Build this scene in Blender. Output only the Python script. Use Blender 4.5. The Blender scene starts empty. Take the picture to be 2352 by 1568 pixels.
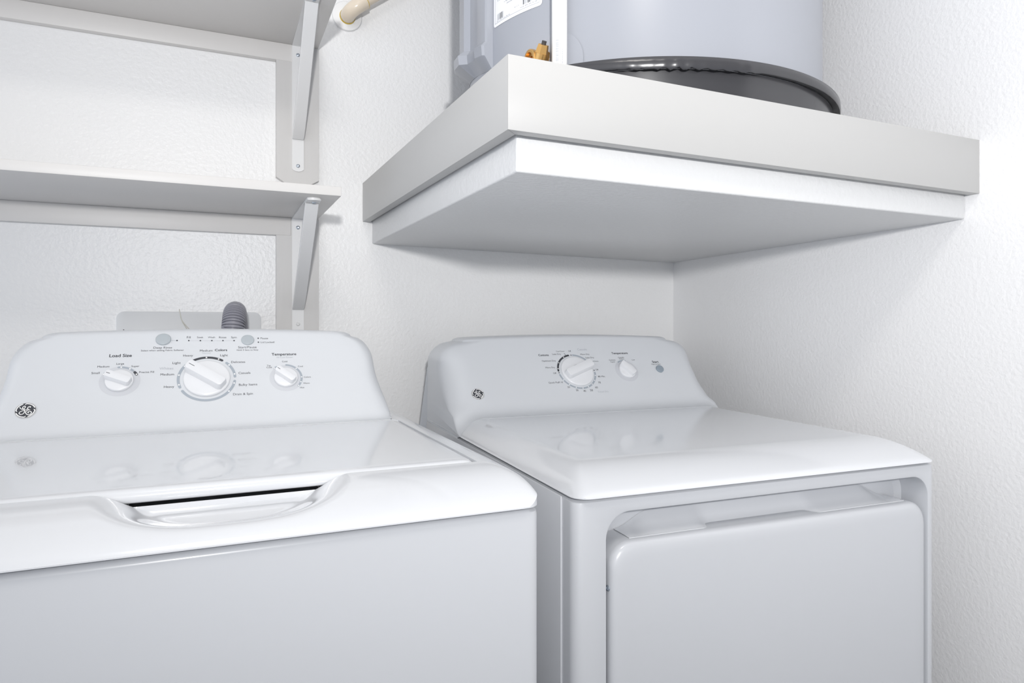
import bpy, bmesh, math, random
from math import sin, cos, pi, radians, sqrt
from mathutils import Vector, Matrix
random.seed(4)
S = bpy.context.scene
COL = S.collection

# ------------------------------------------------------------------ camera
cd = bpy.data.cameras.new('camera')
cam = bpy.data.objects.new('camera', cd); COL.objects.link(cam)
cam.location = (-1.3534, -1.7394, 1.093)
cam.rotation_euler = (pi/2, 0, -radians(24.2018))
cd.sensor_width = 36; cd.lens = 36*1520.87/2352
cd.shift_y = -(784-742.55)/2352
cd.clip_start = 0.02
S.camera = cam

# ------------------------------------------------------------------ light
S.view_settings.view_transform = 'Standard'
S.view_settings.look = 'None'
S.view_settings.gamma = 1
S.view_settings.exposure = 0.0
S.view_settings.use_curve_mapping = False
wd = bpy.data.worlds.new('world'); S.world = wd; wd.use_nodes = True
bg = wd.node_tree.nodes['Background']
# added ambient fill for the right wall: cooler from below, brighter from the left
wt = wd.node_tree; wn = wt.nodes; wl = wt.links
tcw = wn.new('ShaderNodeTexCoord'); sx_ = wn.new('ShaderNodeSeparateXYZ'); wl.new(tcw.outputs['Generated'], sx_.inputs[0])
mz = wn.new('ShaderNodeMapRange'); mz.inputs[1].default_value = -0.5; mz.inputs[2].default_value = 0.5; wl.new(sx_.outputs['Z'], mz.inputs[0])
mc = wn.new('ShaderNodeMix'); mc.data_type = 'RGBA'; wl.new(mz.outputs[0], mc.inputs[0])
mc.inputs[6].default_value = (0.83, 0.925, 1.09, 1); mc.inputs[7].default_value = (1.0, 0.98, 0.955, 1)
wl.new(mc.outputs[2], bg.inputs['Color'])
mx = wn.new('ShaderNodeMapRange'); mx.inputs[1].default_value = -1.0; mx.inputs[2].default_value = 0.4
mx.inputs[3].default_value = 1.24; mx.inputs[4].default_value = 0.38; wl.new(sx_.outputs['X'], mx.inputs[0])
wl.new(mx.outputs[0], bg.inputs['Strength'])

def lamp(name, kind, loc, energy, color, rot=(0, 0, 0), **kw):
    l = bpy.data.lights.new(name, kind); l.energy = energy; l.color = color
    for k, v in kw.items(): setattr(l, k, v)
    o = bpy.data.objects.new(name, l); o.location = loc; o.rotation_euler = rot
    COL.objects.link(o); return o
# the photographer's flash, behind and a little above the camera
aim = Vector((0.62, 1.0, 0.41)).to_track_quat('-Z', 'Y').to_euler()
lamp('flash_light', 'SPOT', (-1.489, -2.5, 1.396), 120, (1.0, 0.99, 0.98), aim, shadow_soft_size=0.04, spot_size=radians(125), spot_blend=1.0)
# unseen overhead fill, added to brighten the tops
lamp('ceiling_fill_light', 'AREA', (-1.35, -1.9, 2.52), 9, (1.0, 0.955, 0.89), shape='DISK', size=0.5)

# ------------------------------------------------------------------ materials
def mat(name, color, rough=0.4, metal=0.0, bump=None, coat=0.0, spec=0.5, var=None):
    m = bpy.data.materials.new(name); m.use_nodes = True
    nt = m.node_tree; b = nt.nodes['Principled BSDF']
    b.inputs['Base Color'].default_value = (*color, 1)
    b.inputs['Roughness'].default_value = rough
    b.inputs['Metallic'].default_value = metal
    b.inputs['Specular IOR Level'].default_value = spec
    if coat:
        b.inputs['Coat Weight'].default_value = coat
        b.inputs['Coat Roughness'].default_value = 0.04
    tc = nt.nodes.new('ShaderNodeTexCoord')
    if var:
        sc, amt = var
        n = nt.nodes.new('ShaderNodeTexNoise'); n.inputs['Scale'].default_value = sc
        n.inputs['Detail'].default_value = 4
        r = nt.nodes.new('ShaderNodeValToRGB')
        r.color_ramp.elements[0].position = 0.3; r.color_ramp.elements[1].position = 0.7
        r.color_ramp.elements[0].color = (*[c*(1-amt) for c in color], 1)
        r.color_ramp.elements[1].color = (*color, 1)
        nt.links.new(tc.outputs['Object'], n.inputs['Vector'])
        nt.links.new(n.outputs['Fac'], r.inputs['Fac'])
        nt.links.new(r.outputs['Color'], b.inputs['Base Color'])
    if bump:
        scale, strength, dist, stretch = bump
        mp = nt.nodes.new('ShaderNodeMapping'); mp.inputs['Scale'].default_value = stretch
        n = nt.nodes.new('ShaderNodeTexNoise'); n.inputs['Scale'].default_value = scale
        n.inputs['Detail'].default_value = 2.5; n.inputs['Roughness'].default_value = 0.5
        bp = nt.nodes.new('ShaderNodeBump'); bp.inputs['Strength'].default_value = strength
        bp.inputs['Distance'].default_value = dist
        nt.links.new(tc.outputs['Object'], mp.inputs['Vector'])
        nt.links.new(mp.outputs['Vector'], n.inputs['Vector'])
        nt.links.new(n.outputs['Fac'], bp.inputs['Height'])
        nt.links.new(bp.outputs['Normal'], b.inputs['Normal'])
        if coat: nt.links.new(bp.outputs['Normal'], b.inputs['Coat Normal'])
    return m
M = {}
M['wall'] = mat('wall_paint', (0.86, 0.86, 0.86), 0.38, bump=(115, 0.42, 0.0032, (1, 1, 1)))
M['wall_fine'] = mat('wall_paint_fine', (0.86, 0.86, 0.865), 0.4, bump=(130, 0.35, 0.003, (1, 1, 1)))
M['ceiling'] = mat('ceiling_paint', (0.82, 0.81, 0.79), 0.7)
M['floor'] = mat('floor_vinyl', (0.40, 0.41, 0.43), 0.45, var=(6, 0.2))
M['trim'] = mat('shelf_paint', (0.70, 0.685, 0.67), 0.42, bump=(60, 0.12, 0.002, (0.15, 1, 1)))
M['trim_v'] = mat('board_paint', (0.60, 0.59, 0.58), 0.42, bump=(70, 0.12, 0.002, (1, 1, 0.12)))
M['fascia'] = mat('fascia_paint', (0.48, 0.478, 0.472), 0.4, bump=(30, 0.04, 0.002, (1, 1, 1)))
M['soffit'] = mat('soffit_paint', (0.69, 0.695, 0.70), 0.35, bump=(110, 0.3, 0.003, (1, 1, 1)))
M['steel_paint'] = mat('bracket_enamel', (0.76, 0.76, 0.76), 0.3)
M['zinc'] = mat('zinc_screw', (0.55, 0.6, 0.66), 0.3, metal=0.9)
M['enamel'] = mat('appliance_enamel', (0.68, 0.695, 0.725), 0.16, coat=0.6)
M['enamel_dimmed'] = mat('appliance_enamel_dimmed', (0.56, 0.575, 0.605), 0.28, coat=0.25)  # same enamel, darkened to stand in for weaker light on the cabinets
M['panel'] = mat('control_panel_plastic', (0.65, 0.67, 0.70), 0.3)
M['knob'] = mat('knob_plastic', (0.75, 0.76, 0.785), 0.22)
M['sheet'] = mat('back_sheet_metal', (0.60, 0.63, 0.68), 0.35)
M['dark'] = mat('print_dark', (0.045, 0.048, 0.058), 0.5)
M['grey'] = mat('print_grey', (0.36, 0.40, 0.45), 0.5)
M['pale'] = mat('print_pale', (0.44, 0.46, 0.50), 0.5)
M['tint'] = mat('print_tint', (0.585, 0.60, 0.635), 0.35)  # faint grey tint printed under the small knobs and along the status line
M['white'] = mat('print_white', (0.9, 0.9, 0.9), 0.5)
M['button'] = mat('button_plastic', (0.42, 0.46, 0.49), 0.4)
M['button_dark'] = mat('start_button_plastic', (0.28, 0.33, 0.38), 0.4)
M['chrome'] = mat('badge_silver', (0.62, 0.62, 0.63), 0.3, metal=0.3)
M['heater'] = mat('heater_paint', (0.36, 0.375, 0.415), 0.3)
M['pan'] = mat('pan_plastic', (0.05, 0.05, 0.055), 0.22)
M['brass'] = mat('brass', (0.78, 0.47, 0.17), 0.3, metal=0.9)
M['bolt'] = mat('dark_bolt', (0.05, 0.045, 0.045), 0.4)
M['pvc'] = mat('pvc_white', (0.88, 0.88, 0.86), 0.3)
M['cpvc'] = mat('cpvc_cream', (0.80, 0.70, 0.57), 0.25)
M['glue'] = mat('glue_yellow', (0.72, 0.50, 0.05), 0.3)
M['flange'] = mat('flange_plastic', (0.86, 0.86, 0.86), 0.35)
M['plate'] = mat('outlet_plate_plastic', (0.72, 0.73, 0.74), 0.25)
M['hose'] = mat('hose_plastic', (0.27, 0.27, 0.31), 0.35)
M['twine'] = mat('twine', (0.42, 0.41, 0.38), 0.7)
M['sticker'] = mat('sticker_paper', (0.86, 0.86, 0.87), 0.4)

# ------------------------------------------------------------------ helpers
def finish(o, angle=40):
    me = o.data
    for p in me.polygons: p.use_smooth = True
    me.set_sharp_from_angle(angle=radians(angle))
def build(name, bm, m, parent=None, angle=40, smooth=True, recalc=True):
    if recalc: bmesh.ops.recalc_face_normals(bm, faces=bm.faces)
    me = bpy.data.meshes.new(name); bm.to_mesh(me); bm.free()
    for mm in (m if isinstance(m, (list, tuple)) else [m]): me.materials.append(M[mm])
    o = bpy.data.objects.new(name, me); COL.objects.link(o)
    if parent: o.parent = parent
    if smooth: finish(o, angle)
    return o
def empty(name, loc, rz=0):
    o = bpy.data.objects.new(name, None); COL.objects.link(o)
    o.empty_display_size = 0.05; o.location = loc; o.rotation_euler = (0, 0, rz); return o
def tag(o, label, cat, group=None):
    o['label'] = label; o['category'] = cat
    if group: o['group'] = group
    return o
def struct(o): o['kind'] = 'structure'; return o
def box(bm, x0, x1, y0, y1, z0, z1, bev=0.0, seg=2):
    vs = [bm.verts.new((x, y, z)) for z in (z0, z1) for y in (y0, y1) for x in (x0, x1)]
    return hexa(bm, vs, bev, seg)
def hexa(bm, vs, bev=0.0, seg=2):
    # verts ordered z-major, then y, then x
    if not isinstance(vs[0], bmesh.types.BMVert): vs = [bm.verts.new(v) for v in vs]
    fs = [bm.faces.new([vs[i] for i in f]) for f in
          ((0, 2, 3, 1), (4, 5, 7, 6), (0, 1, 5, 4), (2, 6, 7, 3), (0, 4, 6, 2), (1, 3, 7, 5))]
    if bev:
        es = set(e for f in fs for e in f.edges)
        bmesh.ops.bevel(bm, geom=list(es), offset=bev, segments=seg, profile=0.5, affect='EDGES', clamp_overlap=True)
    return vs
def loft(bm, loops, cap0=True, cap1=True, mi=0):
    L = [[bm.verts.new(p) for p in lp] for lp in loops]
    n = len(L[0])
    for a, b in zip(L, L[1:]):
        for i in range(n):
            f = bm.faces.new((a[i], a[(i+1) % n], b[(i+1) % n], b[i])); f.material_index = mi
    if cap0: bm.faces.new(L[0][::-1]).material_index = mi
    if cap1: bm.faces.new(L[-1]).material_index = mi
    return L
def rr(x0, x1, y0, y1, r, n=6):
    r = max(r, 1e-5); out = []
    for cx, cy, a0 in ((x1-r, y1-r, 0), (x0+r, y1-r, 90), (x0+r, y0+r, 180), (x1-r, y0+r, 270)):
        for k in range(n+1):
            a = radians(a0+90*k/n); out.append((cx+r*cos(a), cy+r*sin(a)))
    return out
def circle(cx, cy, r, n=48): return [(cx+r*cos(2*pi*k/n), cy+r*sin(2*pi*k/n)) for k in range(n)]
def extrude_poly(bm, pts, f0, f1):
    # pts: 2D list; f0/f1 map a 2D point to the two 3D sides
    loft(bm, [[f0(p) for p in pts], [f1(p) for p in pts]])
def tube(bm, path, rad, n=16, caps=True, mi=0):
    path = [Vector(p) for p in path]
    R = rad if isinstance(rad, (list, tuple)) else [rad]*len(path)
    t0 = (path[1]-path[0]).normalized()
    u = t0.orthogonal().normalized(); loops = []
    for i, p in enumerate(path):
        t = (path[min(i+1, len(path)-1)]-path[max(i-1, 0)]).normalized()
        u = (u-t*u.dot(t)).normalized(); v = t.cross(u)
        loops.append([p+(u*cos(2*pi*k/n)+v*sin(2*pi*k/n))*R[i] for k in range(n)])
    loft(bm, loops, caps, caps, mi)
def bezier(a, b, c, n):
    out = []
    for k in range(n+1):
        t = k/n
        out.append(tuple((1-t)**2*p+2*t*(1-t)*q+t*t*r for p, q, r in zip(a, b, c)))
    return out
def sstep(a, b, x):
    t = min(1, max(0, (x-a)/(b-a))); return t*t*(3-2*t)
def screw(bm, c, axis, r=0.0045, h=0.0025, mi=0):
    # domed pan head with a cross slot read as a small dimple
    c = Vector(c); axis = Vector(axis).normalized()
    u = axis.orthogonal().normalized(); v = axis.cross(u); lp = []
    for rr_, hh in ((r, 0), (r*0.98, h*0.4), (r*0.75, h*0.85), (r*0.42, h), (r*0.36, h*0.35), (r*0.1, h*0.3)):
        lp.append([c+axis*hh+(u*cos(2*pi*k/16)+v*sin(2*pi*k/16))*rr_ for k in range(16)])
    loft(bm, lp, mi=mi)

# ------------------------------------------------------------------ room shell
def slab(name, m, *b):
    bm = bmesh.new(); box(bm, *b); return struct(build(name, bm, m, smooth=False))
slab('wall_back', 'wall', -2.7, 0.0, 0.0, 0.1, 0.0, 2.6)
slab('wall_right', 'wall_fine', 0.0, 0.1, -1.9, 0.1, 0.0, 2.6)
slab('floor', 'floor', -2.7, 0.1, -4.6, 0.1, -0.1, 0.0)
slab('ceiling', 'ceiling', -2.7, 0.1, -2.9, 0.1, 2.6, 2.7)

# ------------------------------------------------------------------ shelves on the back wall
XR = -1.1150
def shelf(z, label):
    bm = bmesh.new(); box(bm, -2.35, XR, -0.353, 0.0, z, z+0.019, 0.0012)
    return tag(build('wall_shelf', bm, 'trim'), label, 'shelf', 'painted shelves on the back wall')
Z1, Z2 = 1.3548, 1.7835
shelf(Z1, 'narrow lower painted board shelf above the washer, its grey underside and front edge visible')
shelf(Z2, 'top painted board shelf at the upper left, only its underside in view')
def cleat(z0, z1, x1, label):
    bm = bmesh.new(); box(bm, -2.35, x1, -0.019, 0.0, z0, z1, 0.001)
    tag(build('shelf_cleat', bm, 'trim'), label, 'wood strip', 'horizontal strips under the shelves')
cleat(1.3105, Z1, -1.1806, 'horizontal painted wood strip against the wall under the lower shelf')
cleat(1.7412, Z2, -1.1765, 'horizontal painted wood strip against the wall under the top shelf')
def vboard(pts, label):
    bm = bmesh.new(); extrude_poly(bm, pts, lambda p: (p[0], 0.0, p[1]), lambda p: (p[0], -0.019, p[1]))
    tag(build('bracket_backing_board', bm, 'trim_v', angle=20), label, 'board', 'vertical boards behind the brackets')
xa, xb = -1.2150, -1.1135
vboard([(xa, 1.454), (-1.193, 1.4397), (-1.1339, 1.4402), (xb, 1.4522), (xb, Z2), (-1.1765, Z2), (-1.1765, 1.7412), (xa, 1.7412)],
       'vertical painted board with clipped lower corners behind the upper bracket')
vboard([(xa, 0.30), (xb, 0.30), (xb, Z1), (-1.1806, Z1), (-1.1806, 1.3105), (xa, 1.3105)],
       'vertical painted board behind the lower bracket, running down behind the washer')

def bracket(zs, legz, bracez, label, screws):
    bx = -1.1640; hw = 0.0140
    root = empty('shelf_bracket', (bx, -0.019, zs)); tag(root, label, 'shelf bracket', 'white steel shelf brackets')
    T = 0.0026
    # wall leg with rounded lower end
    pts = [(hw, -T), (-hw, -T)]
    n = 10; zb = legz-zs+hw*0.55
    pts += [(hw*cos(a), zb+hw*0.55*sin(a)) for a in [pi+pi*k/n for k in range(n+1)]]
    bm = bmesh.new(); extrude_poly(bm, pts, lambda p: (p[0], 0, p[1]), lambda p: (p[0], -T, p[1]))
    build('wall_leg', bm, 'steel_paint', root, 30)
    # leg under the shelf with rounded front end
    yf = -0.302; pts = [(hw, 0), (-hw, 0)] + [(hw*cos(a), yf+0.010+0.009*sin(a)) for a in [pi+pi*k/n for k in range(n+1)]]
    bm = bmesh.new(); extrude_poly(bm, pts, lambda p: (p[0], p[1], -0.0002), lambda p: (p[0], p[1], -0.0002-T))
    build('shelf_leg', bm, 'steel_paint', root, 30)
    # diagonal brace: shallow channel with a folded tab at each end
    A = Vector((0, -0.258, -0.0035)); B = Vector((0, -0.0055, bracez-zs))
    d = (B-A).normalized(); nrm = Vector((0, d.z, -d.y)); 
    if nrm.y > 0: nrm = -nrm
    prof = [(-hw, 0.009), (-hw, 0.0012), (-hw+0.0012, 0), (hw-0.0012, 0), (hw, 0.0012), (hw, 0.009), (hw-0.0016, 0.009), (hw-0.0016, 0.0018), (-hw+0.0016, 0.0018), (-hw+0.0016, 0.009)]
    def sec(p, k=1.0): return [p+Vector((x, 0, 0))-nrm*(h if h < 0.003 else 0.002+(h-0.002)*k) for x, h in prof]
    bm = bmesh.new()
    L = (B-A).length
    loops = [sec(A+nrm*0.006+d*0.0, 0.2), sec(A+nrm*0.0075+d*0.02, 0.6), sec(A+nrm*0.008+d*0.06), sec(B+nrm*0.008-d*0.06), sec(B+nrm*0.006-d*0.015, 0.6), sec(B+nrm*0.0015, 0.1)]
    loft(bm, loops)
    build('brace', bm, 'steel_paint', root, 30)
    bm = bmesh.new()   # tab that screws to the shelf
    pts = [(hw, -0.250), (-hw, -0.250)] + [(hw*cos(a), -0.297+0.006*sin(a)) for a in [pi+pi*k/n for k in range(n+1)]]
    extrude_poly(bm, pts, lambda p: (p[0], p[1], -0.003), lambda p: (p[0], p[1], -0.0062))
    build('brace_tab', bm, 'steel_paint', root, 30)
    for z, m in screws:
        bm = bmesh.new(); screw(bm, (0, -T, z-zs), (0, -1, 0), 0.0047); build('screw', bm, m, root)
    bm = bmesh.new(); screw(bm, (0.003, -0.272, -0.0062), (0, 0, -1), 0.0047); build('screw', bm, 'zinc' , root)
    return root
bracket(Z1, 1.035, 1.128, 'white steel shelf bracket under the lower shelf, right behind the washer', [(1.3310, 'zinc'), (1.0915, 'steel_paint')])
bracket(Z2, 1.470, 1.550, 'white steel shelf bracket under the top shelf, above the lower shelf end', [(1.7590, 'zinc'), (1.4838, 'zinc')])

# ------------------------------------------------------------------ heater platform in the corner
plat = empty('heater_platform', (-0.5, -0.47, 1.30))
tag(plat, 'thick white platform built into the corner, carrying the water heater', 'platform')
def plocal(vs): return [(x+0.5, y+0.47, z-1.30) for x, y, z in vs]
def hexz(x0, x1, y0, y1, bot, top):
    # bot/top: functions of (x, y)
    return plocal([(x, y, bot(x, y)) for y in (y0, y1) for x in (x0, x1)] + [(x, y, top(x, y)) for y in (y0, y1) for x in (x0, x1)])
def hexm(q, bot, top): return plocal([(x, y, bot(x, y)) for x, y in q] + [(x, y, top(x, y)) for x, y in q])
fb = lambda x, y: 1.3490+0.0100*(y+0.94)/0.94*(-x)-0.0042*(x+1.0)
ft = lambda x, y: 1.4490+0.0105*(y+0.94)/0.94*(-x)-0.0003*(x+1.0)
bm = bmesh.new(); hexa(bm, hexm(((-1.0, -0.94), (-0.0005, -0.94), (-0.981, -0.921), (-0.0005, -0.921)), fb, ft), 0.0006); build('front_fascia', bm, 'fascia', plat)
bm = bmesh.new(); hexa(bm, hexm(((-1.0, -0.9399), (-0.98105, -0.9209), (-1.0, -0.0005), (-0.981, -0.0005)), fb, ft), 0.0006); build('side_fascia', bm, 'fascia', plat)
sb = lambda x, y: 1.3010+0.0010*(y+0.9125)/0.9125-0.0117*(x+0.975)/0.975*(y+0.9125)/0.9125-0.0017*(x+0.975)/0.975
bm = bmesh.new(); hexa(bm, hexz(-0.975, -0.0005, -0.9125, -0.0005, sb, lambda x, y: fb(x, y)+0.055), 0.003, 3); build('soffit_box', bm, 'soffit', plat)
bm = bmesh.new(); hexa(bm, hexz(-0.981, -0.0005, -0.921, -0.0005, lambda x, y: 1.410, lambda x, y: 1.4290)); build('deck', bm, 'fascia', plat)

# ------------------------------------------------------------------ drain pan and water heater
def lathe(bm, prof, cx, cy, n=128, mi=0):
    loft(bm, [[(cx+r*cos(2*pi*k/n), cy+r*sin(2*pi*k/n), z) for k in range(n)] for r, z in prof], mi=mi)
pan = empty('drain_pan', (-0.508, -0.495, 1.4291)); tag(pan, 'shallow round black drain pan under the water heater', 'drain pan')
bm = bmesh.new()
loft(bm, [[(r*cos(2*pi*k/160), r*sin(2*pi*k/160), z) for k in range(160)] for r, z in
          ((0.398, 0.0), (0.404, 0.002), (0.412, 0.075), (0.408, 0.0755), (0.400, 0.004), (0.39, 0.003))], True, True)
build('pan_body', bm, 'pan', pan)
bm = bmesh.new()      # rolled rim, chipped along its lower edge at the front left
N = 400; prof = [(0.4105, 0.0760), (0.4150, 0.0762), (0.4200, 0.0742), (0.4240, 0.0735), (0.4252, 0.0750), (0.4256, 0.0830), (0.4252, 0.0898), (0.4238, 0.0910), (0.4150, 0.0908), (0.4105, 0.0870)]
L = []
for j in range(N):
    a = 2*pi*j/N; deg = 360*j/N; lp = []
    chip = sstep(232, 240, deg)*(1-sstep(262, 268, deg))
    nz = chip*(0.0012*sin(deg*5.1)+0.0011*sin(deg*11.7+1)+0.0009*sin(deg*23.3))
    for i, (r, z) in enumerate(prof):
        low = 1 if i in (2, 3, 4) else (0.5 if i in (1, 5) else 0)
        lp.append(bm.verts.new(((r+nz*0.8*low)*cos(a), (r+nz*0.8*low)*sin(a), z-chip*0.0025*low+nz*low)))
    L.append(lp)
for j in range(N):
    a, b = L[j], L[(j+1) % N]
    for i in range(len(prof)): bm.faces.new((a[i], b[i], b[(i+1) % len(prof)], a[(i+1) % len(prof)]))
build('rolled_rim', bm, 'pan', pan, 60)

HC = (-0.4994, -0.518); HR = 0.370
wh = empty('water_heater', (HC[0], HC[1], 1.433)); tag(wh, 'large round grey water heater standing in the black pan on the platform', 'water heater')
H0 = 1.433
bm = bmesh.new(); lathe(bm, [(HR-0.01, 0.0), (HR, 0.006), (HR, 0.95), (HR-0.004, 0.962), (HR-0.03, 0.985), (0.15, 1.0)], 0, 0, 160)
build('tank_jacket', bm, 'heater', wh, 30)
def cyl(phi, r, z): return (r*cos(radians(phi)), r*sin(radians(phi)), z-H0)
# vertical cover channel on the left flank, with a sloped lower end
bm = bmesh.new(); loops = []
pr_ = [(158.0, -0.004), (158.6, 0.016), (160.2, 0.023), (166.0, 0.024), (172.5, 0.023), (174.5, 0.013), (180.5, 0.012), (182.0, 0.015), (186.6, 0.0145), (187.3, 0.012), (187.5, -0.004)]
def chsec(zs, k, sh=0):
    out = [cyl(p, HR+(d*k if d > 0 else d), zs+ (0.030*(187-p)/29 if sh else 0)) for p, d in pr_]
    out += [cyl(p, HR-0.004, zs+(0.030*(187-p)/29 if sh else 0)) for p in (182, 176, 170, 164)]
    return out
for zs, k, sh in ((2.30, 1.0, 0), (1.632, 1.0, 1), (1.622, 1.55, 1), (1.604, 1.45, 1), (1.580, 0.05, 1)): loops.append(chsec(zs, k, sh))
loft(bm, loops); build('side_channel', bm, 'heater', wh, 25)
# access disc near the drain valve
def patch(bm, outline, r, mi=0, c=None):
    c = c or (sum(p[0] for p in outline)/len(outline), sum(p[1] for p in outline)/len(outline))
    rings = []
    for k in (1.0, 0.8, 0.6, 0.4, 0.2):
        rings.append([bm.verts.new(cyl(c[0]+(p-c[0])*k, r, c[1]+(z-c[1])*k)) for p, z in outline])
    n = len(outline)
    for a, b in zip(rings, rings[1:]):
        for i in range(n): bm.faces.new((a[i], a[(i+1) % n], b[(i+1) % n], b[i])).material_index = mi
    bm.faces.new(rings[-1]).material_index = mi
K = 180/pi/HR
bm = bmesh.new()
oc = [(212.5+0.054*K*cos(a), 1.546+0.054*sin(a)) for a in [2*pi*k/48 for k in range(48)]]
patch(bm, oc, HR+0.0016)
build('access_disc', bm, 'heater', wh)
# paper label with rounded corners, frame line, barcodes and rows of small print
def rrphi(p0, p1, z0, z1, r):
    return [(p0+x*K, z) for x, z in rr(0, (p1-p0)/K, z0, z1, r, 5)]
def dense(pts, step=0.01):
    out = []
    for (a, b), (c, d) in zip(pts, pts[1:]+pts[:1]):
        n = max(1, int(math.hypot((c-a)/K, d-b)/step))
        out += [(a+(c-a)*k/n, b+(d-b)*k/n) for k in range(n)]
    return out
bm = bmesh.new(); patch(bm, dense(rrphi(188.2, 208.4, 1.6560, 1.86, 0.006)), HR+0.0006)
lab = build('rating_label', bm, 'sticker', wh); lab['label'] = 'white paper label with barcodes'
bm = bmesh.new()
def mark(p0, p1, z0, z1, mi=0):
    n = max(1, int((p1-p0)/1.5)); r = HR+0.0009
    for k in range(n):
        a, b = p0+(p1-p0)*k/n, p0+(p1-p0)*(k+1)/n
        bm.faces.new([bm.verts.new(cyl(*q)) for q in ((a, r, z0), (b, r, z0), (b, r, z1), (a, r, z1))]).material_index = mi
w_ = 0.0006
mark(189.0, 207.6, 1.6620, 1.6620+w_, 1); mark(189.0, 189.0+w_*K, 1.662, 1.84, 1); mark(207.6-w_*K, 207.6, 1.662, 1.84, 1)
def barcode(p0, p1, z0, z1):
    p = p0
    while p < p1:
        w = random.choice((0.10, 0.16, 0.28)); mark(p, p+w, z0, z1, 0 if w > 0.2 else 1); p += w+random.choice((0.12, 0.2))
barcode(190.2, 193.3, 1.6665, 1.678); barcode(201.5, 204.6, 1.6695, 1.688)
def words(p0, p1, z, h):
    p = p0
    while p < p1:
        w = random.uniform(0.16, 0.30); mark(p, p+w, z, z+h*random.choice((0.7, 1.0)), 1); p += w+random.choice((0.12, 0.12, 0.45))
words(190.0, 193.2, 1.6642, 0.0013); words(193.6, 196.2, 1.6638, 0.0018); words(200.6, 206.8, 1.6655, 0.0018)
words(198.2, 199.8, 1.6715, 0.002); words(194.8, 201.0, 1.6875, 0.002); words(193.6, 200.6, 1.6925, 0.002); words(190.3, 194.5, 1.702, 0.003)
for k in range(7): words(190.2, 206.5, 1.708+k*0.0065, 0.002)
build('label_print', bm, ['dark', 'pale'], lab, smooth=False, recalc=False)

# brass drain valve at the tank foot
phi0 = 209.4
vd = Vector((cos(radians(phi0)), sin(radians(phi0)), 0)); vt = Vector((-vd.y, vd.x, 0)); up = Vector((0, 0, 1))
base = vd*HR+Vector((0, 0, 1.5595-H0))
dv = bmesh.new()
tube(dv, [base-vd*0.003, base+vd*0.022], 0.010, 20)
tube(dv, [base+vd*0.006, base+vd*0.012], 0.0145, 6)
q = base+vd*0.020
# round hose outlet facing out and to the left
ax = (vd-vt*0.45-up*0.15).normalized(); c0 = q-vt*0.0135-up*0.006
ua = ax.orthogonal().normalized(); va = ax.cross(ua)
loft(dv, [[c0+ax*h+(ua*cos(2*pi*k/32)+va*sin(2*pi*k/32))*r for k in range(32)] for r, h in
          ((0.010, -0.014), (0.0165, -0.004), (0.0178, 0.0), (0.0178, 0.006), (0.0160, 0.0075), (0.0125, 0.0075), (0.0118, 0.002), (0.0065, 0.002), (0.006, -0.004), (0.001, -0.004))])
# hex bonnet leaning up to the right
ax2 = (up*0.8+vt*0.45+vd*0.25).normalized()
tube(dv, [q+vt*0.002-up*0.010, q+vt*0.002-up*0.010+ax2*0.012], 0.012, 24)
tube(dv, [q+vt*0.002-up*0.010+ax2*0.010, q+vt*0.002-up*0.010+ax2*0.026], [0.0118, 0.0092], 6)
drain = build('drain_valve', dv, 'brass', wh, 35); drain['label'] = 'brass drain valve'
bm = bmesh.new(); e = q+vt*0.002-up*0.010+ax2*0.026
tube(bm, [e, e+ax2*0.006], 0.0042, 12); s2 = e-vt*0.009-ax2*0.006; tube(bm, [s2, s2+ax2*0.006], 0.002, 8)
build('valve_stem', bm, 'bolt', drain)

# white pvc discharge pipe standing in the pan in front of the tank
pp = (-0.8155, -0.7405)
bm = bmesh.new(); tube(bm, [(0, 0, 0), (0, 0, 0.0005), (0, 0, 0.95), (0, 0, 0.951)], [0.0125, 0.0133, 0.0133, 0.0125], 32)
pipe = build('discharge_pipe', bm, 'pvc', None, 35); pipe.location = (pp[0], pp[1], 1.4335)
tag(pipe, 'white vertical plastic pipe running down the front of the water heater', 'pipe')
bm = bmesh.new(); cdir = math.degrees(math.atan2(-1.7394-pp[1], -1.3534-pp[0]))
def pmark(a0, a1, z0, z1):
    r = 0.01345
    bm.faces.new([bm.verts.new((r*cos(radians(cdir+a)), r*sin(radians(cdir+a)), z-1.4335)) for a, z in ((a0, z0), (a1, z0), (a1, z1), (a0, z1))])
z = 1.535
while z < 1.571:
    h = random.choice((0.0006, 0.001, 0.0016)); pmark(-26, -8, z, z+h); z += h+random.choice((0.0007, 0.0011))
z = 1.530
while z < 1.566:
    h = random.uniform(0.0009, 0.0018); pmark(6, 9, z, z+h); z += h+random.choice((0.0006, 0.0018))
z = 1.530
while z < 1.556:
    h = random.uniform(0.0012, 0.002); pmark(20, 25, z, z+h); z += h+random.choice((0.0006, 0.002))
build('pipe_print', bm, 'pale', pipe, smooth=False)

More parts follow.
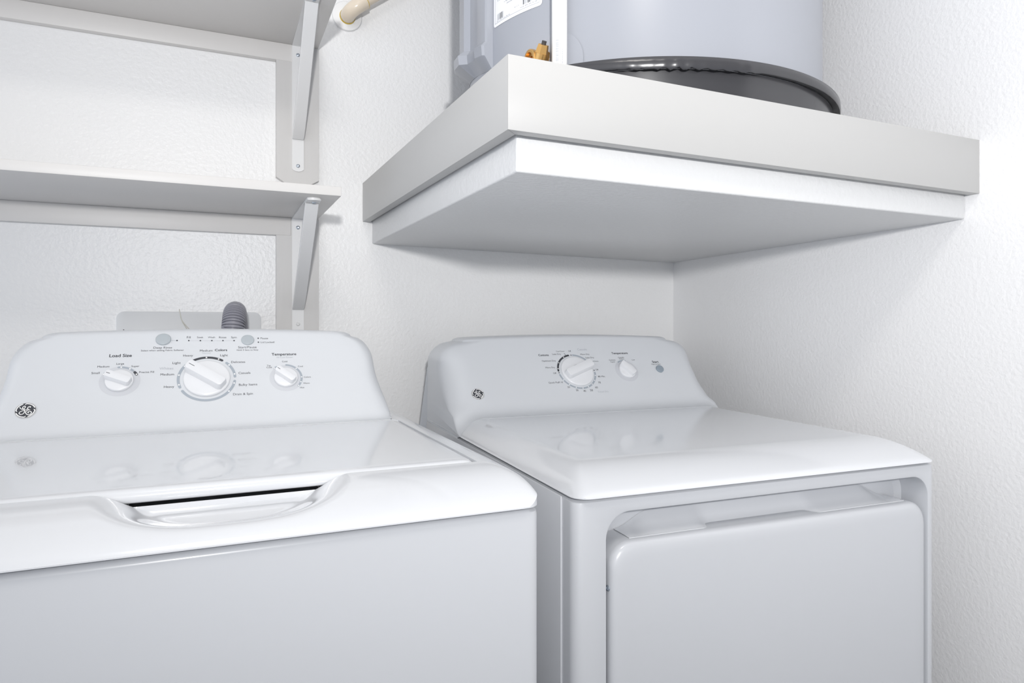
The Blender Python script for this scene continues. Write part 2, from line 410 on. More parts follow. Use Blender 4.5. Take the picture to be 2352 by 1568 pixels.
# cream cpvc relief pipe coming out of the wall
rp = empty('relief_pipe', (-1.0405, 0, 1.884)); tag(rp, 'cream plastic pipe with an elbow coming out of the wall by the top shelf', 'pipe')
th = radians(36.8); dx, dz = cos(th), sin(th)
ctr = Vector((0, -0.048, 0))
arc = bezier((0, -0.012, 0), tuple(ctr), (dx*0.034, -0.048, dz*0.034), 14)
bm = bmesh.new(); tube(bm, [(0, -0.0005, 0), (0, -0.004, 0)]+arc+[(dx*0.046, -0.048, dz*0.046)], [0.0135, 0.0185]+[0.0185]*16, 24)
build('elbow', bm, 'cpvc', rp)
bm = bmesh.new(); tube(bm, [(dx*0.0455, -0.048, dz*0.0455), (dx*0.0470, -0.048, dz*0.0470), (dx*0.0495, -0.048, dz*0.0495)], [0.0188, 0.0185, 0.0140], 24, False)
build('glue_ring', bm, 'glue', rp)
bm = bmesh.new(); tube(bm, [(0, -0.0093, 0), (0, -0.0125, 0)], [0.0205, 0.0192], 24, False)
build('glue_ring', bm, 'glue', rp)
bm = bmesh.new()
tube(bm, [(dx*0.044, -0.048, dz*0.044), (dx*0.56, -0.048, dz*0.56)]+bezier((dx*0.60, -0.048, dz*0.60), (dx*0.64, -0.048, dz*0.64), (dx*0.64, -0.09, dz*0.64), 6)+[(dx*0.64, -0.1475, dz*0.64)], 0.0137, 24)
build('pipe_run', bm, 'cpvc', rp)
bm = bmesh.new(); n = 48
loft(bm, [[(r*cos(2*pi*k/n), y, r*sin(2*pi*k/n)+0.003) for k in range(n)] for r, y in ((0.0385, 0.0), (0.0385, -0.003), (0.0365, -0.0055), (0.024, -0.008), (0.019, -0.0095))])
f = build('wall_flange', bm, 'flange', rp); f['label'] = 'white round wall flange'

# ------------------------------------------------------------------ washer hook-up on the back wall
ob = empty('outlet_box_plate', (-1.4025, 0, 1.02)); tag(ob, 'wide white plastic wall plate with rounded corners behind the washer', 'wall plate')
bm = bmesh.new(); o2 = rr(-0.154, 0.154, -0.10, 0.1005, 0.017, 6); i2 = rr(-0.1515, 0.1515, -0.0975, 0.098, 0.0155, 6)
loft(bm, [[(x, 0.0, z) for x, z in o2], [(x, -0.004, z) for x, z in o2], [(x, -0.0055, z) for x, z in i2]])
build('plate', bm, 'plate', ob, 30)
bm = bmesh.new(); screw(bm, (-0.139, -0.0055, 0.058), (0, -1, 0), 0.0014, 0.001); build('screw', bm, 'bolt', ob)

bm = bmesh.new(); HRr = 0.0220; hx, hy, Rb = -1.3165, -0.165, 0.043
path = [(hx, hy, 0.0), (hx, hy, 0.45)]; zc = 1.1430-HRr-0.0018-Rb
Lz = zc-0.88; step = 0.00075
k = 0
while k*step < Lz: path.append((hx-0.0006*sin(k*step*8), hy, 0.88+k*step)); k += 1
na = int(pi*Rb/step)
for j in range(na+1):
    a = pi-pi*j/na; path.append((hx+0.012*(j/na), hy+Rb+Rb*cos(a), zc+Rb*sin(a)))
nd = int(0.16/step)
for j in range(1, nd): path.append((hx+0.012, hy+2*Rb, zc-j*step))
rad = []
for i in range(len(path)):
    j_ = i-2; ph = (j_*step/0.0046) % 1.0
    smooth_zone = sstep(Lz+Rb*1.02, Lz+Rb*1.3, j_*step)
    rib = (0.0022 if ph < 0.62 else -0.0012)*(1-smooth_zone)+0.0016*smooth_zone
    rad.append(HRr+rib)
tube(bm, path, rad, 28)
tag(build('drain_hose', bm, 'hose', None, 50), 'grey corrugated drain hose hooked over behind the washer', 'hose')
bm = bmesh.new()
tube(bm, [(-1.4135, -0.352, 1.1200), (-1.4105, -0.354, 1.1030), (-1.4075, -0.356, 1.0945), (-1.4005, -0.3575, 1.0830), (-1.394, -0.358, 1.072), (-1.391, -0.358, 1.04)], 0.0008, 8)
tube(bm, [(-1.4120, -0.354, 1.1120), (-1.4095, -0.356, 1.1000), (-1.4055, -0.357, 1.0935), (-1.3970, -0.3575, 1.0830), (-1.389, -0.358, 1.072), (-1.386, -0.358, 1.04)], 0.0008, 8)
tag(build('twine', bm, 'twine'), 'thin beige twine ends sticking up behind the washer panel', 'twine')

# ------------------------------------------------------------------ shared appliance builders
def heightfield(name, xs, ys, hw, zf, skirt, m, parent, angle=35):
    bm = bmesh.new(); G = []
    for y in ys:
        h = hw(y); G.append([bm.verts.new((s*h, y, zf(s*h, y))) for s in xs])
    nx, ny = len(xs), len(ys)
    for j in range(ny-1):
        for i in range(nx-1): bm.faces.new((G[j][i], G[j][i+1], G[j+1][i+1], G[j+1][i]))
    ring = G[0][:]+[G[j][-1] for j in range(1, ny)]+G[-1][-2::-1]+[G[j][0] for j in range(ny-2, 0, -1)]
    low = [bm.verts.new((v.co.x, v.co.y, skirt(v.co.x, v.co.y))) for v in ring]
    inn = [bm.verts.new((v.co.x*0.94, 0.35+(v.co.y-0.35)*0.94, v.co.z+0.0005)) for v in low]
    n = len(ring)
    for a, b in ((ring, low), (low, inn)):
        for i in range(n): bm.faces.new((a[i], b[i], b[(i+1) % n], a[(i+1) % n]))
    bm.faces.new(inn)
    return build(name, bm, m, parent, angle)
def frange(a, b, n): return [a+(b-a)*k/n for k in range(n+1)]

class Panel:                                   # control console with a sloping face
    def __init__(s, cy, cz, tilt, xo=0):
        s.cy, s.cz, s.t, s.xo = cy, cz, radians(tilt), xo
    def at(s, x, t, n=0.0):                    # millimetres on the face -> local metres
        x, t, n = x/1000, t/1000, n/1000
        return Vector((x, s.cy+t*sin(s.t)-n*cos(s.t), s.cz+t*cos(s.t)+n*sin(s.t)))
    def mat4(s):
        return Matrix(((1, 0, 0, 0), (0, sin(s.t), -cos(s.t), s.cy), (0, cos(s.t), sin(s.t), s.cz), (0, 0, 0, 1)))
    def console(s, parent, T, hwf, a, bf, yback, skirt, crown, rt, rc, f=0.012, drop=None, inset=0.03):
        rows = []                               # y, z, half width, side depth, crown weight
        S_, C_ = sin(s.t), cos(s.t)
        rows.append((s.cy-f, skirt, hwf(0), bf(0), 0))
        for y, z in bezier((s.cy-f, s.cz), (s.cy, s.cz), (s.cy+f*S_, s.cz+f*C_), 6): rows.append((y, z, hwf(0), bf(0), 0))
        ts = frange(f, T-0.06, 12)[1:]+frange(T-0.06, T, 14)[1:]
        for t in ts:
            u = max(0, (t-(T-0.06))/0.06); h = hwf(t)-rc*(1-sqrt(max(0, 1-u*u)))
            rows.append((s.cy+t*S_, s.cz+t*C_, h, bf(t), t/T))
        y0, z0, h0 = rows[-1][:3]
        zt = z0+rt*C_
        for k, (y, z) in enumerate(bezier((y0, z0), (y0+rt*S_, zt), (y0+rt*S_+rt, zt), 9)[1:]):
            rows.append((y, z, h0-inset*((k+1)/9)**1.6, bf(T)*(1-0.6*(k+1)/9), 1))
        rows.append((yback, zt, h0-inset, 0, 1)); rows.append((yback, zt-0.012, h0, 0, 1)); rows.append((yback, skirt, hwf(0), 0, 0))
        ph = [radians(90*k/9) for k in range(10)]
        bm = bmesh.new(); G = []
        for y, z, h, b, cw in rows:
            b = min(b, yback-y); r = []
            def V(x, yy):
                c = crown*cw*(x/0.3)**2
                if drop and z > skirt+0.001: c += drop(x, yy)*max(0, 1-max(0, z-s.cz)/0.075)**1.5/C_ if yy < yback-0.001 else 0
                return bm.verts.new((x+s.xo, min(yback, yy-c*S_), z-c*C_))
            r.append(V(-h, yback))
            for p in ph[::-1]: r.append(V(-(h-a+a*sin(p)), y+b*(1-cos(p))))
            for q in frange(-(h-a), h-a, 24)[1:-1]: r.append(V(q, y))
            for p in ph: r.append(V(h-a+a*sin(p), y+b*(1-cos(p))))
            r.append(V(h, yback)); G.append(r)
        for A, B in zip(G, G[1:]):
            for i in range(len(A)-1): bm.faces.new((A[i], A[i+1], B[i+1], B[i]))
        bmesh.ops.remove_doubles(bm, verts=bm.verts, dist=1e-6)
        bmesh.ops.holes_fill(bm, edges=[e for e in bm.edges if e.is_boundary], sides=0)
        return build('control_panel', bm, 'panel', parent, 50)
    # ---- print: texts, arcs and dots collected in one mesh
    def begin(s): s.bm = bmesh.new()
    def poly(s, pts, mi, n=0.25):
        s.bm.faces.new([s.bm.verts.new(s.at(x, t, n)) for x, t in pts]).material_index = mi
    def disc(s, x, t, r, mi, n=0.35, k=20): s.poly(circle(x, t, r, k), mi, n)
    def arc(s, c, r, w, a0, a1, mi, n=0.25):
        k = max(3, int(abs(a1-a0)/4)); A = [radians(a0+(a1-a0)*i/k) for i in range(k+1)]
        for a, b in zip(A, A[1:]):
            s.poly([(c[0]+q*cos(g), c[1]+q*sin(g)) for q, g in ((r-w, a), (r+w, a), (r+w, b), (r-w, b))], mi, n)
        for e in (A[0], A[-1]): s.disc(c[0]+r*cos(e), c[1]+r*sin(e), w, mi, n-0.02, 16)
    def text(s, txt, x, t, width, style):
        cu = bpy.data.curves.new('t', 'FONT'); cu.body = txt; cu.align_x = 'CENTER'; cu.align_y = 'CENTER'
        cu.resolution_u = 3
        ob_ = bpy.data.objects.new('t', cu); COL.objects.link(ob_)
        dg = bpy.context.evaluated_depsgraph_get(); dg.update()
        me = ob_.evaluated_get(dg).to_mesh()
        xsv = [v.co.x for v in me.vertices]; ysv = [v.co.y for v in me.vertices]
        k = width/(max(xsv)-min(xsv)); cx = (max(xsv)+min(xsv))/2
        cyy = 0.33
        for q, (ox, oy) in enumerate(((0, 0),) if style < 2 else ((-0.022, 0), (0.022, 0), (0, 0.016), (0, -0.016))):   # heavier strokes for the headings
            vs = [s.bm.verts.new(s.at(x+(v.co.x-cx+ox)*k, t+(v.co.y+oy)*k, 0.20+0.02*q)) for v in me.vertices]
            for p in me.polygons:
                try: s.bm.faces.new([vs[i] for i in p.vertices]).material_index = (2, 0, 0)[style]
                except ValueError: pass
        ob_.evaluated_get(dg).to_mesh_clear()
        bpy.data.objects.remove(ob_); bpy.data.curves.remove(cu)
    def end(s, parent):
        o = build('panel_lettering', s.bm, ['dark', 'grey', 'pale', 'tint', 'white'], parent, smooth=False, recalc=False); return o
    # ---- controls
    def ring_loop(s, c, r, n, k=48): return [s.at(c[0]+r*cos(2*pi*i/k), c[1]+r*sin(2*pi*i/k), n) for i in range(k)]
    def knob(s, parent, c, R, ang, hb=13.0, wide=0.31, mark=True):
        bm = bmesh.new()
        loft(bm, [s.ring_loop(c, r, n) for r, n in ((R*0.97, 0.0), (R, 0.4), (R, 3.2), (R*0.985, 4.2), (R*0.955, 4.9), (R*0.90, 5.2), (R*0.5, 6.0), (R*0.1, 6.1))], False, True)
        ca, sa = cos(radians(ang)), sin(radians(ang))
        def bar(k, n, l0=-0.90, l1=1.05):
            pts = rr(l0*R+ (1-k)*R*0.10, l1*R-(1-k)*R*0.05, -wide*R*k, wide*R*k, wide*R*k*0.55, 5)
            return [s.at(c[0]+x*ca-y*sa, c[1]+x*sa+y*ca, n) for x, y in pts]
        loft(bm, [bar(1.0, 3.5), bar(0.94, hb*0.6), bar(0.84, hb*0.9), bar(0.78, hb*0.985), bar(0.68, hb)], False, True)
        o = build('knob', bm, 'knob', parent, 40)
        if mark:
            bm = bmesh.new(); g = 0.45
            bm.faces.new([bm.verts.new(s.at(c[0]+x*ca-y*sa, c[1]+x*sa+y*ca, hb+0.15)) for x, y in ((R*0.66, -g), (R*0.95, -g), (R*0.95, g), (R*0.66, g))])
            build('pointer_mark', bm, 'dark', o, smooth=False)
        return o
    def button(s, parent, c, R, m, h=3.2):
        bm = bmesh.new()
        loft(bm, [s.ring_loop(c, r, n, 40) for r, n in ((R, 0), (R, h*0.7), (R*0.96, h*0.92), (R*0.88, h), (R*0.4, h*1.0))], False, True)
        return build('push_button', bm, m, parent, 50)
    def badge(s, parent, c, R, rot=0):
        bm = bmesh.new()
        loft(bm, [s.ring_loop(c, r, n) for r, n in ((R, 0), (R, 0.9), (R*0.97, 1.3), (R*0.93, 1.3))], False, False, 1)
        loft(bm, [s.ring_loop(c, r, n) for r, n in ((R*0.93, 1.3), (R*0.92, 1.15), (R*0.3, 1.15))], False, True, 0)
        # pixel sketch of the script monogram -> disc coordinates
        X = Vector((645, -70)); Y = Vector((120, -362)); O = Vector((930, 803)); det = X.x*Y.y-X.y*Y.x
        def uv(p):
            d = Vector(p)-O; return ((d.x*Y.y-d.y*Y.x)/det*R, (X.x*d.y-X.y*d.x)/det*R)
        def stroke(pts, w, n=1.45):
            P = [Vector(uv(p)) for p in pts]; Q = []
            for i in range(len(P)-1):          # Catmull-Rom
                a, b, c_, d = P[max(i-1, 0)], P[i], P[i+1], P[min(i+2, len(P)-1)]
                for k in range(5):
                    t = k/5
                    Q.append(0.5*((2*b)+(c_-a)*t+(2*a-5*b+4*c_-d)*t*t+(3*b-a-3*c_+d)*t**3))
            Q.append(P[-1]); m = len(Q); A, B = [], []
            for i, q in enumerate(Q):
                t = (Q[min(i+1, m-1)]-Q[max(i-1, 0)]); t = t.normalized() if t.length > 1e-9 else Vector((1, 0)); nn = Vector((-t.y, t.x))
                ww = w*R*(0.55+0.45*min(1, min(i, m-1-i)/4))
                A.append(bm.verts.new(s.at(c[0]+(q+nn*ww).x, c[1]+(q+nn*ww).y, n))); B.append(bm.verts.new(s.at(c[0]+(q-nn*ww).x, c[1]+(q-nn*ww).y, n)))
            for i in range(m-1): bm.faces.new((B[i], B[i+1], A[i+1], A[i])).material_index = 2
        stroke([(615, 680), (640, 730), (730, 768), (815, 765), (885, 715), (935, 650), (905, 612), (835, 640), (775, 700), (800, 745), (870, 775), (885, 820), (850, 910), (770, 975), (670, 1010), (585, 1000), (555, 960), (600, 905), (700, 860), (830, 815), (960, 775), (1060, 730)], 0.040)
        stroke([(1180, 668), (1235, 640), (1225, 605), (1140, 625), (1070, 690), (1085, 745), (1140, 762), (1215, 758)], 0.040, 1.5)
        stroke([(1130, 765), (1020, 810), (945, 870), (950, 945), (1020, 985), (1120, 985), (1220, 945), (1270, 880), (1240, 835), (1150, 830), (1070, 870), (1080, 905), (1140, 900)], 0.042, 1.5)
        for a0, a1 in ((100, 20), (10, -70), (-80, -160), (190, 110)):
            stroke_pts = []
            for k in range(9):
                f_ = k/8; a = radians(a0+(a1-a0)*f_); r = 0.86-0.02*(1-f_) - (0.10 if k == 0 else 0)
                stroke_pts.append(O+X*(r*cos(a))+Y*(r*sin(a)))
            stroke([tuple(q) for q in stroke_pts], 0.050, 1.4)
        return build('badge', bm, ['dark', 'chrome', 'white'], parent, 30, recalc=False)

# ------------------------------------------------------------------ top-load washer
WA = empty('washing_machine', (-1.362, -1.0774, 0), radians(-0.67))
tag(WA, 'white top-loading washer with three knobs and a closed lid, on the left', 'washing machine')
def hw_w(y):
    r = 0.022; return 0.343 if y > r else 0.343-r+sqrt(max(0, r*r-(r-y)**2))
def smask(x, y):
    u = abs(x-0.0215)/0.127; v = max(0.0, 0.1005-y)/0.090
    rho = (u**3.0+v**2.6)**(1/2.8)
    return 1-sstep(0.50, 1.0, rho)
def zbase_w(x, y):
    d = y; e = 0.343-abs(x)
    df = 0.031*(1-min(d/0.1, 1))**2.2+0.0035*math.exp(-d/0.003)
    ds = 0.013*max(0, 1-e/0.035)**2+0.004*math.exp(-max(0, e)/0.003)
    return 0.924-min(0.0335, (df**3+ds**3)**(1/3))-0.003*sstep(0.1, 0.5, y)
def ztop_w(x, y):
    z = zbase_w(x, y)
    m = smask(x, y)
    if abs(x) < 0.3013 and 0.0990 < y < 0.5010:
        return z-0.0150-0.05*m*sstep(0.099, 0.103, y)
    if y > 0.5 and abs(x) < 0.30: z += 0.0020*(1-((y-0.5045)/0.0045)**2 if abs(y-0.5045) < 0.0045 else 0)
    return z-0.0215*m
ys = [0, 0.0006, 0.0015, 0.003, 0.0045]+frange(0.0065, 0.0985, 62)+[0.0989, 0.0992, 0.1, 0.103, 0.11, 0.14, 0.3, 0.49, 0.5008, 0.5012, 0.503, 0.505, 0.507, 0.509, 0.511, 0.54, 0.60, 0.69]
xs = sorted([-1, -0.9985, -0.996, -0.992, -0.986, -0.98, -0.97, -0.96, -0.945, -0.93, -0.915, -0.9, -0.889, -0.8785+0.0, 1, 0.9985, 0.996, 0.992, 0.986, 0.98, 0.97, 0.96, 0.945, 0.93, 0.915, 0.9, 0.889, 0.8785, -0.8780, 0.8780]+frange(-0.85, -0.31, 20)+frange(-0.30, 0.42, 150)+frange(0.43, 0.85, 20))
heightfield('top_frame', xs, ys, hw_w, ztop_w, lambda x, y: 0.8893, 'enamel', WA, 28)
bm = bmesh.new()
def lidloop(ins, z): return [(x, y, z) for x, y in rr(-0.2992+ins, 0.2992-ins, 0.1003+ins, 0.4995-ins, 0.010, 5)]
loft(bm, [lidloop(0.006, 0.9115), lidloop(0.0012, 0.912), lidloop(0, 0.9135), lidloop(0.0, 0.9185), lidloop(0.0012, 0.9222), lidloop(0.004, 0.9247), lidloop(0.008, 0.9257), lidloop(0.014, 0.9260)])
for v in bm.verts: v.co.z -= 0.0028*sstep(0.1, 0.5, v.co.y)
build('lid', bm, 'enamel', WA, 60)
bm = bmesh.new(); hinge = bmesh.new()
screw(hinge, (0.2895, 0.5045, 0.9225), (0, 0, 1), 0.0012, 0.001); build('hinge_pin', hinge, 'bolt', WA)
def cabloop(i, z, y0=0.006, y1=0.69, x=0.3425): return [(px_, py_, z) for px_, py_ in rr(-x+i, x-i, y0+i, y1-i, 0.014, 5)]
loft(bm, [cabloop(0.004, 0.012), cabloop(0, 0.016), cabloop(0, 0.8790), cabloop(0.0008, 0.8825), cabloop(0.004, 0.8850), cabloop(0.008, 0.8860)])
build('cabinet', bm, 'enamel_dimmed', WA, 40)
for fx in (-0.30, 0.30):
    for fy in (0.05, 0.64):
        bm = bmesh.new(); loft(bm, [[(fx+x, fy+y, z) for x, y in circle(0, 0, r, 20)] for r, z in ((0.02, 0), (0.02, 0.01), (0.012, 0.014))]); build('foot', bm, 'bolt', WA)
PW = Panel(0.522, 0.922, 39, -0.008)
cp = PW.console(WA, 0.196, lambda t: 0.304-0.012*sstep(0.0, 0.12, t), 0.026, lambda t: 0.016+0.022*sstep(0, 0.1, t), 0.705, 0.884, 0.011, 0.011, 0.036, drop=lambda x, y: 0.921-zbase_w(x, y))
WT = [('Load Size', -141.8, 150.4, 32.5, 2), ('Large', -141.0, 133.7, 11.1, 1), ('Medium', -164.6, 128.6, 16.9, 1), ('Super', -118.8, 128.0, 11.5, 1), ('Small', -174.6, 116.1, 11.4, 1), ('Precise Fill', -101.4, 115.4, 21.9, 1), ('Deep Rinse', -79.9, 166.0, 28.4, 1), ('Select when adding Fabric Softener', -79.9, 160.2, 65.4, 1), ('Fill', -40.3, 188.1, 6.2, 1), ('Soak', -22.0, 188.0, 10.1, 1), ('Wash', -3.6, 187.8, 11.7, 1), ('Rinse', 14.8, 187.5, 11.9, 1), ('Spin', 33.3, 187.4, 9.3, 1), ('Pause', 85.0, 184.6, 12.8, 1), ('Lid Locked', 90.3, 175.5, 23.2, 1), ('Start/Pause', 55.6, 164.5, 30.7, 1), ('Hold 3 Secs to Stop', 55.8, 158.4, 35.9, 1), ('Medium', -11.8, 158.2, 20.3, 1), ('Colors', 12.1, 159.0, 19.7, 2), ('Normal', -11.4, 153.0, 13.2, 0), ('Heavy', -40.2, 148.2, 15.3, 1), ('Light', 17.0, 147.4, 12.3, 1), ('Light', -57.4, 132.9, 12.5, 1), ('Whites', -72.4, 121.8, 21.0, 0), ('Medium', -70.6, 109.5, 20.3, 1), ('Heavy', -66.9, 84.4, 15.2, 1), ('Delicates', 39.9, 132.1, 22.8, 1), ('Casuals', 49.8, 108.2, 19.3, 1), ('Bulky Items', 55.2, 83.4, 29.7, 1), ('Drain & Spin', 46.8, 64.4, 31.3, 1), ('Temperature', 117.5, 147.4, 42.4, 2), ('All Cold Rinses', 118.0, 140.5, 28.3, 0), ('Cold', 117.8, 131.0, 9.1, 1), ('Tap', 90.4, 122.8, 6.5, 1), ('Cold', 90.8, 118.6, 9.0, 1), ('Cool', 144.4, 119.4, 8.7, 1), ('Colors', 155.0, 95.4, 12.1, 1), ('Warm', 152.4, 82.2, 11.1, 1), ('Hot', 144.6, 73.1, 7.2, 1)]
PW.begin()
for r in WT: PW.text(*r)
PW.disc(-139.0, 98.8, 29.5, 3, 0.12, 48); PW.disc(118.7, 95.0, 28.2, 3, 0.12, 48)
for x, t in ((-58.5, 181.3), (-40.0, 180.9), (-21.5, 180.6), (-3.0, 180.4), (15.2, 180.1), (33.6, 179.9), (74.5, 184.9), (74.6, 175.8)): PW.disc(x, t, 1.35, 0)
PW.poly([(-71.2, 181.2), (-60, 181.1), (-60, 181.6), (-71.2, 181.7)], 1)
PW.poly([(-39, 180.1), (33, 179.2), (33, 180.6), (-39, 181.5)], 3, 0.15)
c = (-9.7, 99.0)
PW.arc(c, 44.1, 2.2, 124, 58, 0); PW.arc(c, 44.1, 2.2, 136, 202, 1); PW.arc(c, 44.1, 2.2, 46, 3, 1); PW.arc(c, 44.1, 2.2, -9, -147, 1)
for a in (92, 66, 143, 169, -165, 38, 10, -15, -39): PW.disc(c[0]+44.1*cos(radians(a)), c[1]+44.1*sin(radians(a)), 1.4, 4)
c = (-140.0, 100.0)
PW.arc(c, 26.5, 1.8, 96, 46, 1); PW.arc(c, 26.5, 2.1, 37, 25, 0); PW.arc(c, 26.5, 1.5, 150, 136, 1)
for a in (88, 59, 26, 150): PW.disc(c[0]+26.5*cos(radians(a)), c[1]+26.5*sin(radians(a)), 1.3, 4)
c = (117.2, 95.6)
PW.arc(c, 27.8, 1.8, 84, -40, 1); PW.arc(c, 27.8, 1.5, 131, 120, 1)
for a in (45, 1, -21, -39, 130): PW.disc(c[0]+27.8*cos(radians(a)), c[1]+27.8*sin(radians(a)), 1.2, 4)
PW.end(cp)
PW.badge(cp, (-259.0, 49.6), 13.9)
PW.knob(WA, (-139.5, 98.6), 20.6, 155, 15, 0.38); PW.knob(WA, (-9.7, 98.2), 36.5, 143, 18.5, 0.31); PW.knob(WA, (118.2, 95.2), 20.2, 138, 15, 0.38)
PW.button(WA, (-79.8, 183.3), 12.0, 'button'); PW.button(WA, (56.4, 180.6), 11.0, 'button', 2.4)

# ------------------------------------------------------------------ front-load dryer
dyaw = radians(-2.733)
DR = empty('clothes_dryer', (-0.9178+0.343*cos(dyaw), -0.9792+0.343*sin(dyaw), 0), dyaw)
tag(DR, 'white front-loading dryer with two knobs and a large square door, on the right', 'clothes dryer')
def hw_d(y):
    r = 0.024; return 0.343 if y > r else 0.343-r+sqrt(max(0, r*r-(r-y)**2))
def ztop_d(x, y):
    e = 0.343-abs(x)
    df = 0.0285*(1-min(y/0.1, 1))**1.9+0.0035*math.exp(-y/0.003)
    ds = 0.031*max(0, 1-e/0.055)**2.0+0.004*math.exp(-max(0, e)/0.003)
    return 0.892-min(0.0325, (df**3+ds**3)**(1/3))
ys = [0, 0.0006, 0.0015, 0.003, 0.0045]+frange(0.0065, 0.13, 50)+[0.16, 0.2, 0.3, 0.4, 0.5, 0.6, 0.7, 0.8]
xs = sorted([-1, -0.9985, -0.996, -0.992, -0.986, 1, 0.9985, 0.996, 0.992, 0.986]+frange(-0.98, -0.80, 24)+frange(0.80, 0.98, 24)+frange(-0.78, 0.78, 40))
heightfield('top_panel', xs, ys, hw_d, ztop_d, lambda x, y: 0.8590, 'enamel', DR, 40)
# cabinet: shell with an opening for the door
XA, XB, YF, YB = -0.3425, 0.3475, 0.008, 0.80
bm = bmesh.new()
out = []
for r_ in [rr(XA, XB, YF, YB, 0.016, 6)]: prof2 = r_
front = 0.008
def cl(i, z): return [(x, y, z) for x, y in rr(XA+i, XB-i, YF+i, YB-i, 0.016, 6)]
# side and back walls (everything but the flat front strip)
levels = [cl(0.003, 0.014), cl(0, 0.018), cl(0, 0.8480), cl(0.0008, 0.8525), cl(0.004, 0.8550), cl(0.007, 0.8560)]
L = [[bm.verts.new(p) for p in lp] for lp in levels]; n = len(L[0])
fr = 20  # edge (corner3 end -> corner4 start) is the flat front run
for li, (A, B) in enumerate(zip(L, L[1:])):
    for i in range(n):
        if li == 1 and i == fr: continue
        bm.faces.new((A[i], A[(i+1) % n], B[(i+1) % n], B[i]))
bm.faces.new(L[0][::-1]); bm.faces.new(L[-1])
xl, xr_ = L[1][fr].co.x, L[1][(fr+1) % n].co.x
outer = [L[1][fr], L[1][(fr+1) % n], L[2][(fr+1) % n], L[2][fr]]
OX0, OX1, OZ0, OZ1, OR = -0.2940, 0.3300, 0.22, 0.8345, 0.036
if OX1 > xr_-0.004: OX1 = xr_-0.004
def oloop(i, y, dzt=0): return [bm.verts.new((x, y, z)) for x, z in rr(OX0-i, OX1+i, OZ0-i, OZ1+i-dzt, OR, 8)]
l0 = oloop(0.0025, YF); l1 = oloop(0.0007, YF+0.0008); l2 = oloop(0, YF+0.003); l3 = oloop(0, YF+0.050); l4 = oloop(-0.008, YF+0.058)
oe = [bm.edges.get((outer[k], outer[(k+1) % 4])) or bm.edges.new((outer[k], outer[(k+1) % 4])) for k in range(4)]
ie = [bm.edges.new((l0[k], l0[(k+1) % len(l0)])) for k in range(len(l0))]
bmesh.ops.triangle_fill(bm, use_beauty=True, use_dissolve=False, edges=oe+ie)
for A, B in ((l0, l1), (l1, l2), (l2, l3), (l3, l4)):
    for i in range(len(A)): bm.faces.new((A[i], A[(i+1) % len(A)], B[(i+1) % len(A)], B[i]))
bm.faces.new(l4)
build('cabinet', bm, 'enamel_dimmed', DR, 32)
for sx in (-1, 1):
    bm = bmesh.new(); x0 = XA if sx < 0 else XB
    box(bm, x0-0.0025 if sx < 0 else x0-0.0005, x0+0.0005 if sx < 0 else x0+0.0025, 0.046, 0.80, 0.03, 0.8545, 0.001)
    build('side_panel', bm, 'enamel_dimmed', DR, 40)
for fx in (-0.30, 0.30):
    for fy in (0.05, 0.75):
        bm = bmesh.new(); loft(bm, [[(fx+x, fy+y, z) for x, y in circle(0, 0, r, 20)] for r, z in ((0.02, 0), (0.02, 0.01), (0.012, 0.016))]); build('foot', bm, 'bolt', DR)
# door: raised rounded slab, with a sloped grip recess along its top
bm = bmesh.new()
DX0, DX1, DZ0, DZ1 = -0.2865, 0.3255, 0.235, 0.7925
if DX1 > OX1-0.004: DX1 = OX1-0.004
def dloop(i, y, r=0.034): return [(x, y, z) for x, z in rr(DX0+i, DX1-i, DZ0+i, DZ1-i, r, 8)]
loft(bm, [dloop(0.0, YF+0.056), dloop(0, YF+0.012), dloop(0.0006, YF+0.0065), dloop(0.0028, YF+0.0025), dloop(0.006, YF+0.0003), dloop(0.010, YF-0.0010), dloop(0.02, YF-0.0015)])
door = build('door', bm, 'enamel_dimmed', DR, 50)
bm = bmesh.new()    # inclined scoop panel behind the door's top edge
cols = frange(DX0+0.036, DX1-0.036, 60); G = []
for x in cols:
    g = sstep(-0.125, -0.100, x)*(1-sstep(0.080, 0.105, x))      # grip pocket in the middle
    w = sstep(0, 0.06, min(x-DX0-0.036, DX1-0.036-x))
    prof_ = [(YF+0.012, DZ1-0.012), (YF+0.014+0.003*g, DZ1+0.0006-0.003*g), (YF+0.026+0.008*g, DZ1+0.0010+0.002*w-0.004*g), (YF+0.040+0.003*g, DZ1+0.0010+0.010*w-0.002*g), (YF+0.0575, DZ1+0.001+0.022*w)]
    G.append([bm.verts.new((x, y, z)) for y, z in prof_])
for A, B in zip(G, G[1:]):
    for i in range(len(A)-1): bm.faces.new((A[i], B[i], B[i+1], A[i+1]))
build('grip_recess', bm, 'enamel', door, 50)
bm = bmesh.new(); screw(bm, (DX0-0.0002, YF+0.0095, 0.7300), (-1, -0.25, 0), 0.0042, 0.002); build('hinge_screw', bm, 'zinc', door)
PD = Panel(0.565, 0.892, 38, 0.0)
cpd = PD.console(DR, 0.2085, lambda t: 0.3425, 0.055, lambda t: (0.012+0.070*sstep(-0.01, 0.085, t))*(1-0.72*sstep(0.12, 0.2085, t)), 0.80, 0.853, 0.009, 0.010, 0.060, 0.026, drop=lambda x, y: 0.892-ztop_d(x, y)-0.0004, inset=0.024)
for sx in (-1, 1):       # folded sheet behind the console ends
    bm = bmesh.new(); pts = [(0.72, 0.85), (0.905, 0.82), (0.818, 0.985), (0.78, 0.995), (0.72, 0.97)]
    xx = sx*0.338; extrude_poly(bm, pts, lambda p: (xx, p[0], p[1]), lambda p: (xx-sx*0.004, p[0], p[1])); build('back_cover', bm, 'sheet', DR, 20)
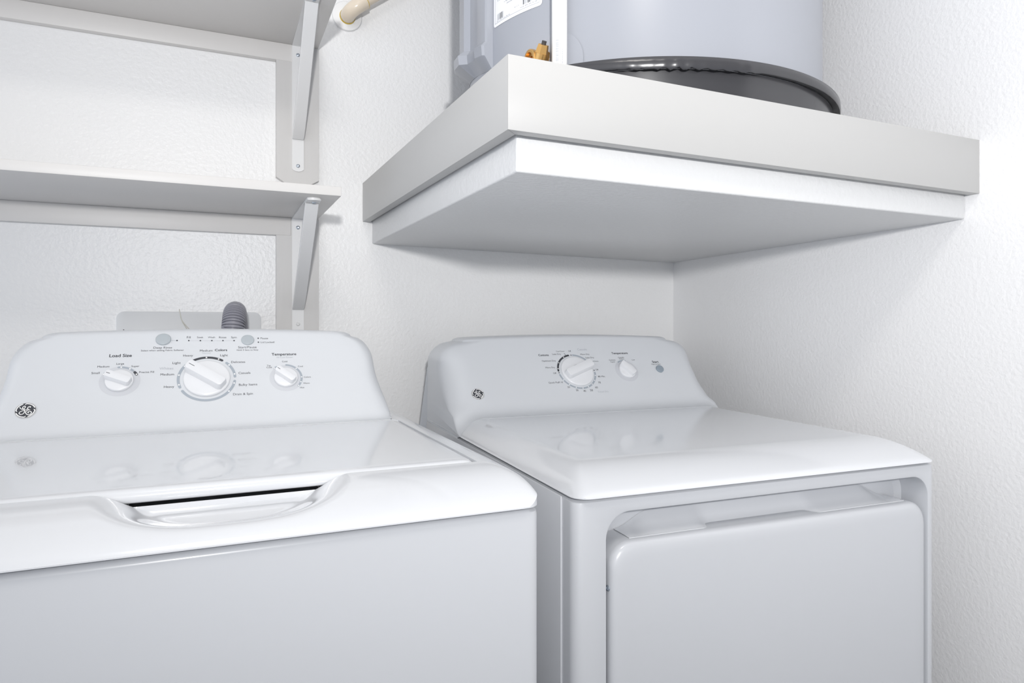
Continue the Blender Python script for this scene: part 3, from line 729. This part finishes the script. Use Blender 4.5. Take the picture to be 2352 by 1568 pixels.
DT = [('Cottons', -93.6, 158.9, 26.5, 2), ('Less Dry', -58.5, 161.1, 22.8, 1), ('Cool Down', -46.5, 169.3, 22.0, 1), ('Off', -21.2, 169.2, 7.5, 1), ('Casuals', 14.0, 173.6, 25.9, 0), ('More Dry', 17.4, 159.0, 24.5, 1), ('Less Dry', 27.5, 149.0, 22.8, 1), ('Cool Down', 35.8, 137.8, 23.3, 1), ('Optimum Dry', -84.6, 142.0, 35.9, 1), ('More Dry', -86.0, 122.9, 24.5, 1), ('Off', -79.1, 106.4, 7.9, 1), ('Quick Fluff 10', -84.2, 80.7, 36.5, 1), ('20', -55.0, 66.8, 6.2, 1), ('30', -35.8, 57.4, 6.2, 1), ('40', -17.1, 54.6, 6.7, 1), ('50', 1.4, 55.7, 7.4, 1), ('60', 17.0, 63.0, 7.0, 1), ('70', 29.6, 76.2, 6.7, 1), ('80 Min.', 41.2, 93.2, 19.5, 1), ('Off', 35.2, 113.0, 7.7, 1), ('Timed Dry', 30.6, 50.6, 28.9, 0), ('Temperature', 115.2, 160.4, 45.6, 2), ('Casuals', 114.4, 147.5, 16.6, 1), ('Medium', 114.6, 143.0, 13.7, 1), ('Cottons', 87.0, 140.3, 17.5, 1), ('Regular', 86.8, 134.8, 13.1, 1), ('Low', 147.1, 139.4, 8.6, 1), ('Start', 208.5, 131.5, 18.6, 2), ('Push to Start', 208.1, 124.4, 26.4, 1)]
PD.begin()
for r in DT: PD.text(*r)
c = (-20.4, 110.0)
PD.arc(c, 47.4, 2.3, 100, 176, 0); PD.arc(c, 47.4, 2.1, 85, 45, 1); PD.arc(c, 47.4, 2.1, -170, -6, 1)
for a in (118, 147, 169, -151, -130, -109, -88, -69, -52, -35, -16): PD.disc(c[0]+47.4*cos(radians(a)), c[1]+47.4*sin(radians(a)), 1.4, 4)
for a in (91, -177, 2): PD.disc(c[0]+47.4*cos(radians(a)), c[1]+47.4*sin(radians(a)), 1.5, 0)
PD.poly([(-38.6, 163.2), (-37.6, 163.6), (-34.6, 157.4), (-35.6, 157.0)], 0, 0.3)
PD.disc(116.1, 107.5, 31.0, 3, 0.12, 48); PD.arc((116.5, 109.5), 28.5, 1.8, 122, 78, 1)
PD.end(cpd)
PD.badge(cpd, (-279.5, 57.8), 14.4)
k1 = PD.knob(DR, (-19.8, 109.6), 41.0, 22, 18.5, 0.30, False)
bm = bmesh.new(); pts = bezier((-43.0, 110.5), (-31.5, 121.5), (-17.0, 126.0), 8)
for (x0, t0), (x1, t1) in zip(pts, pts[1:]):
    bm.faces.new([bm.verts.new(PD.at(x, t, nn)) for x, t, nn in ((x0, t0-0.35, 6.6), (x1, t1-0.35, 6.6), (x1, t1+0.35, 6.6), (x0, t0+0.35, 6.6))])
build('pointer_mark', bm, 'dark', k1, smooth=False)
PD.knob(DR, (117.5, 108.4), 22.0, 128, 15.5, 0.40, False)
PD.button(DR, (211.8, 109.2), 10.2, 'button_dark', 4.2)
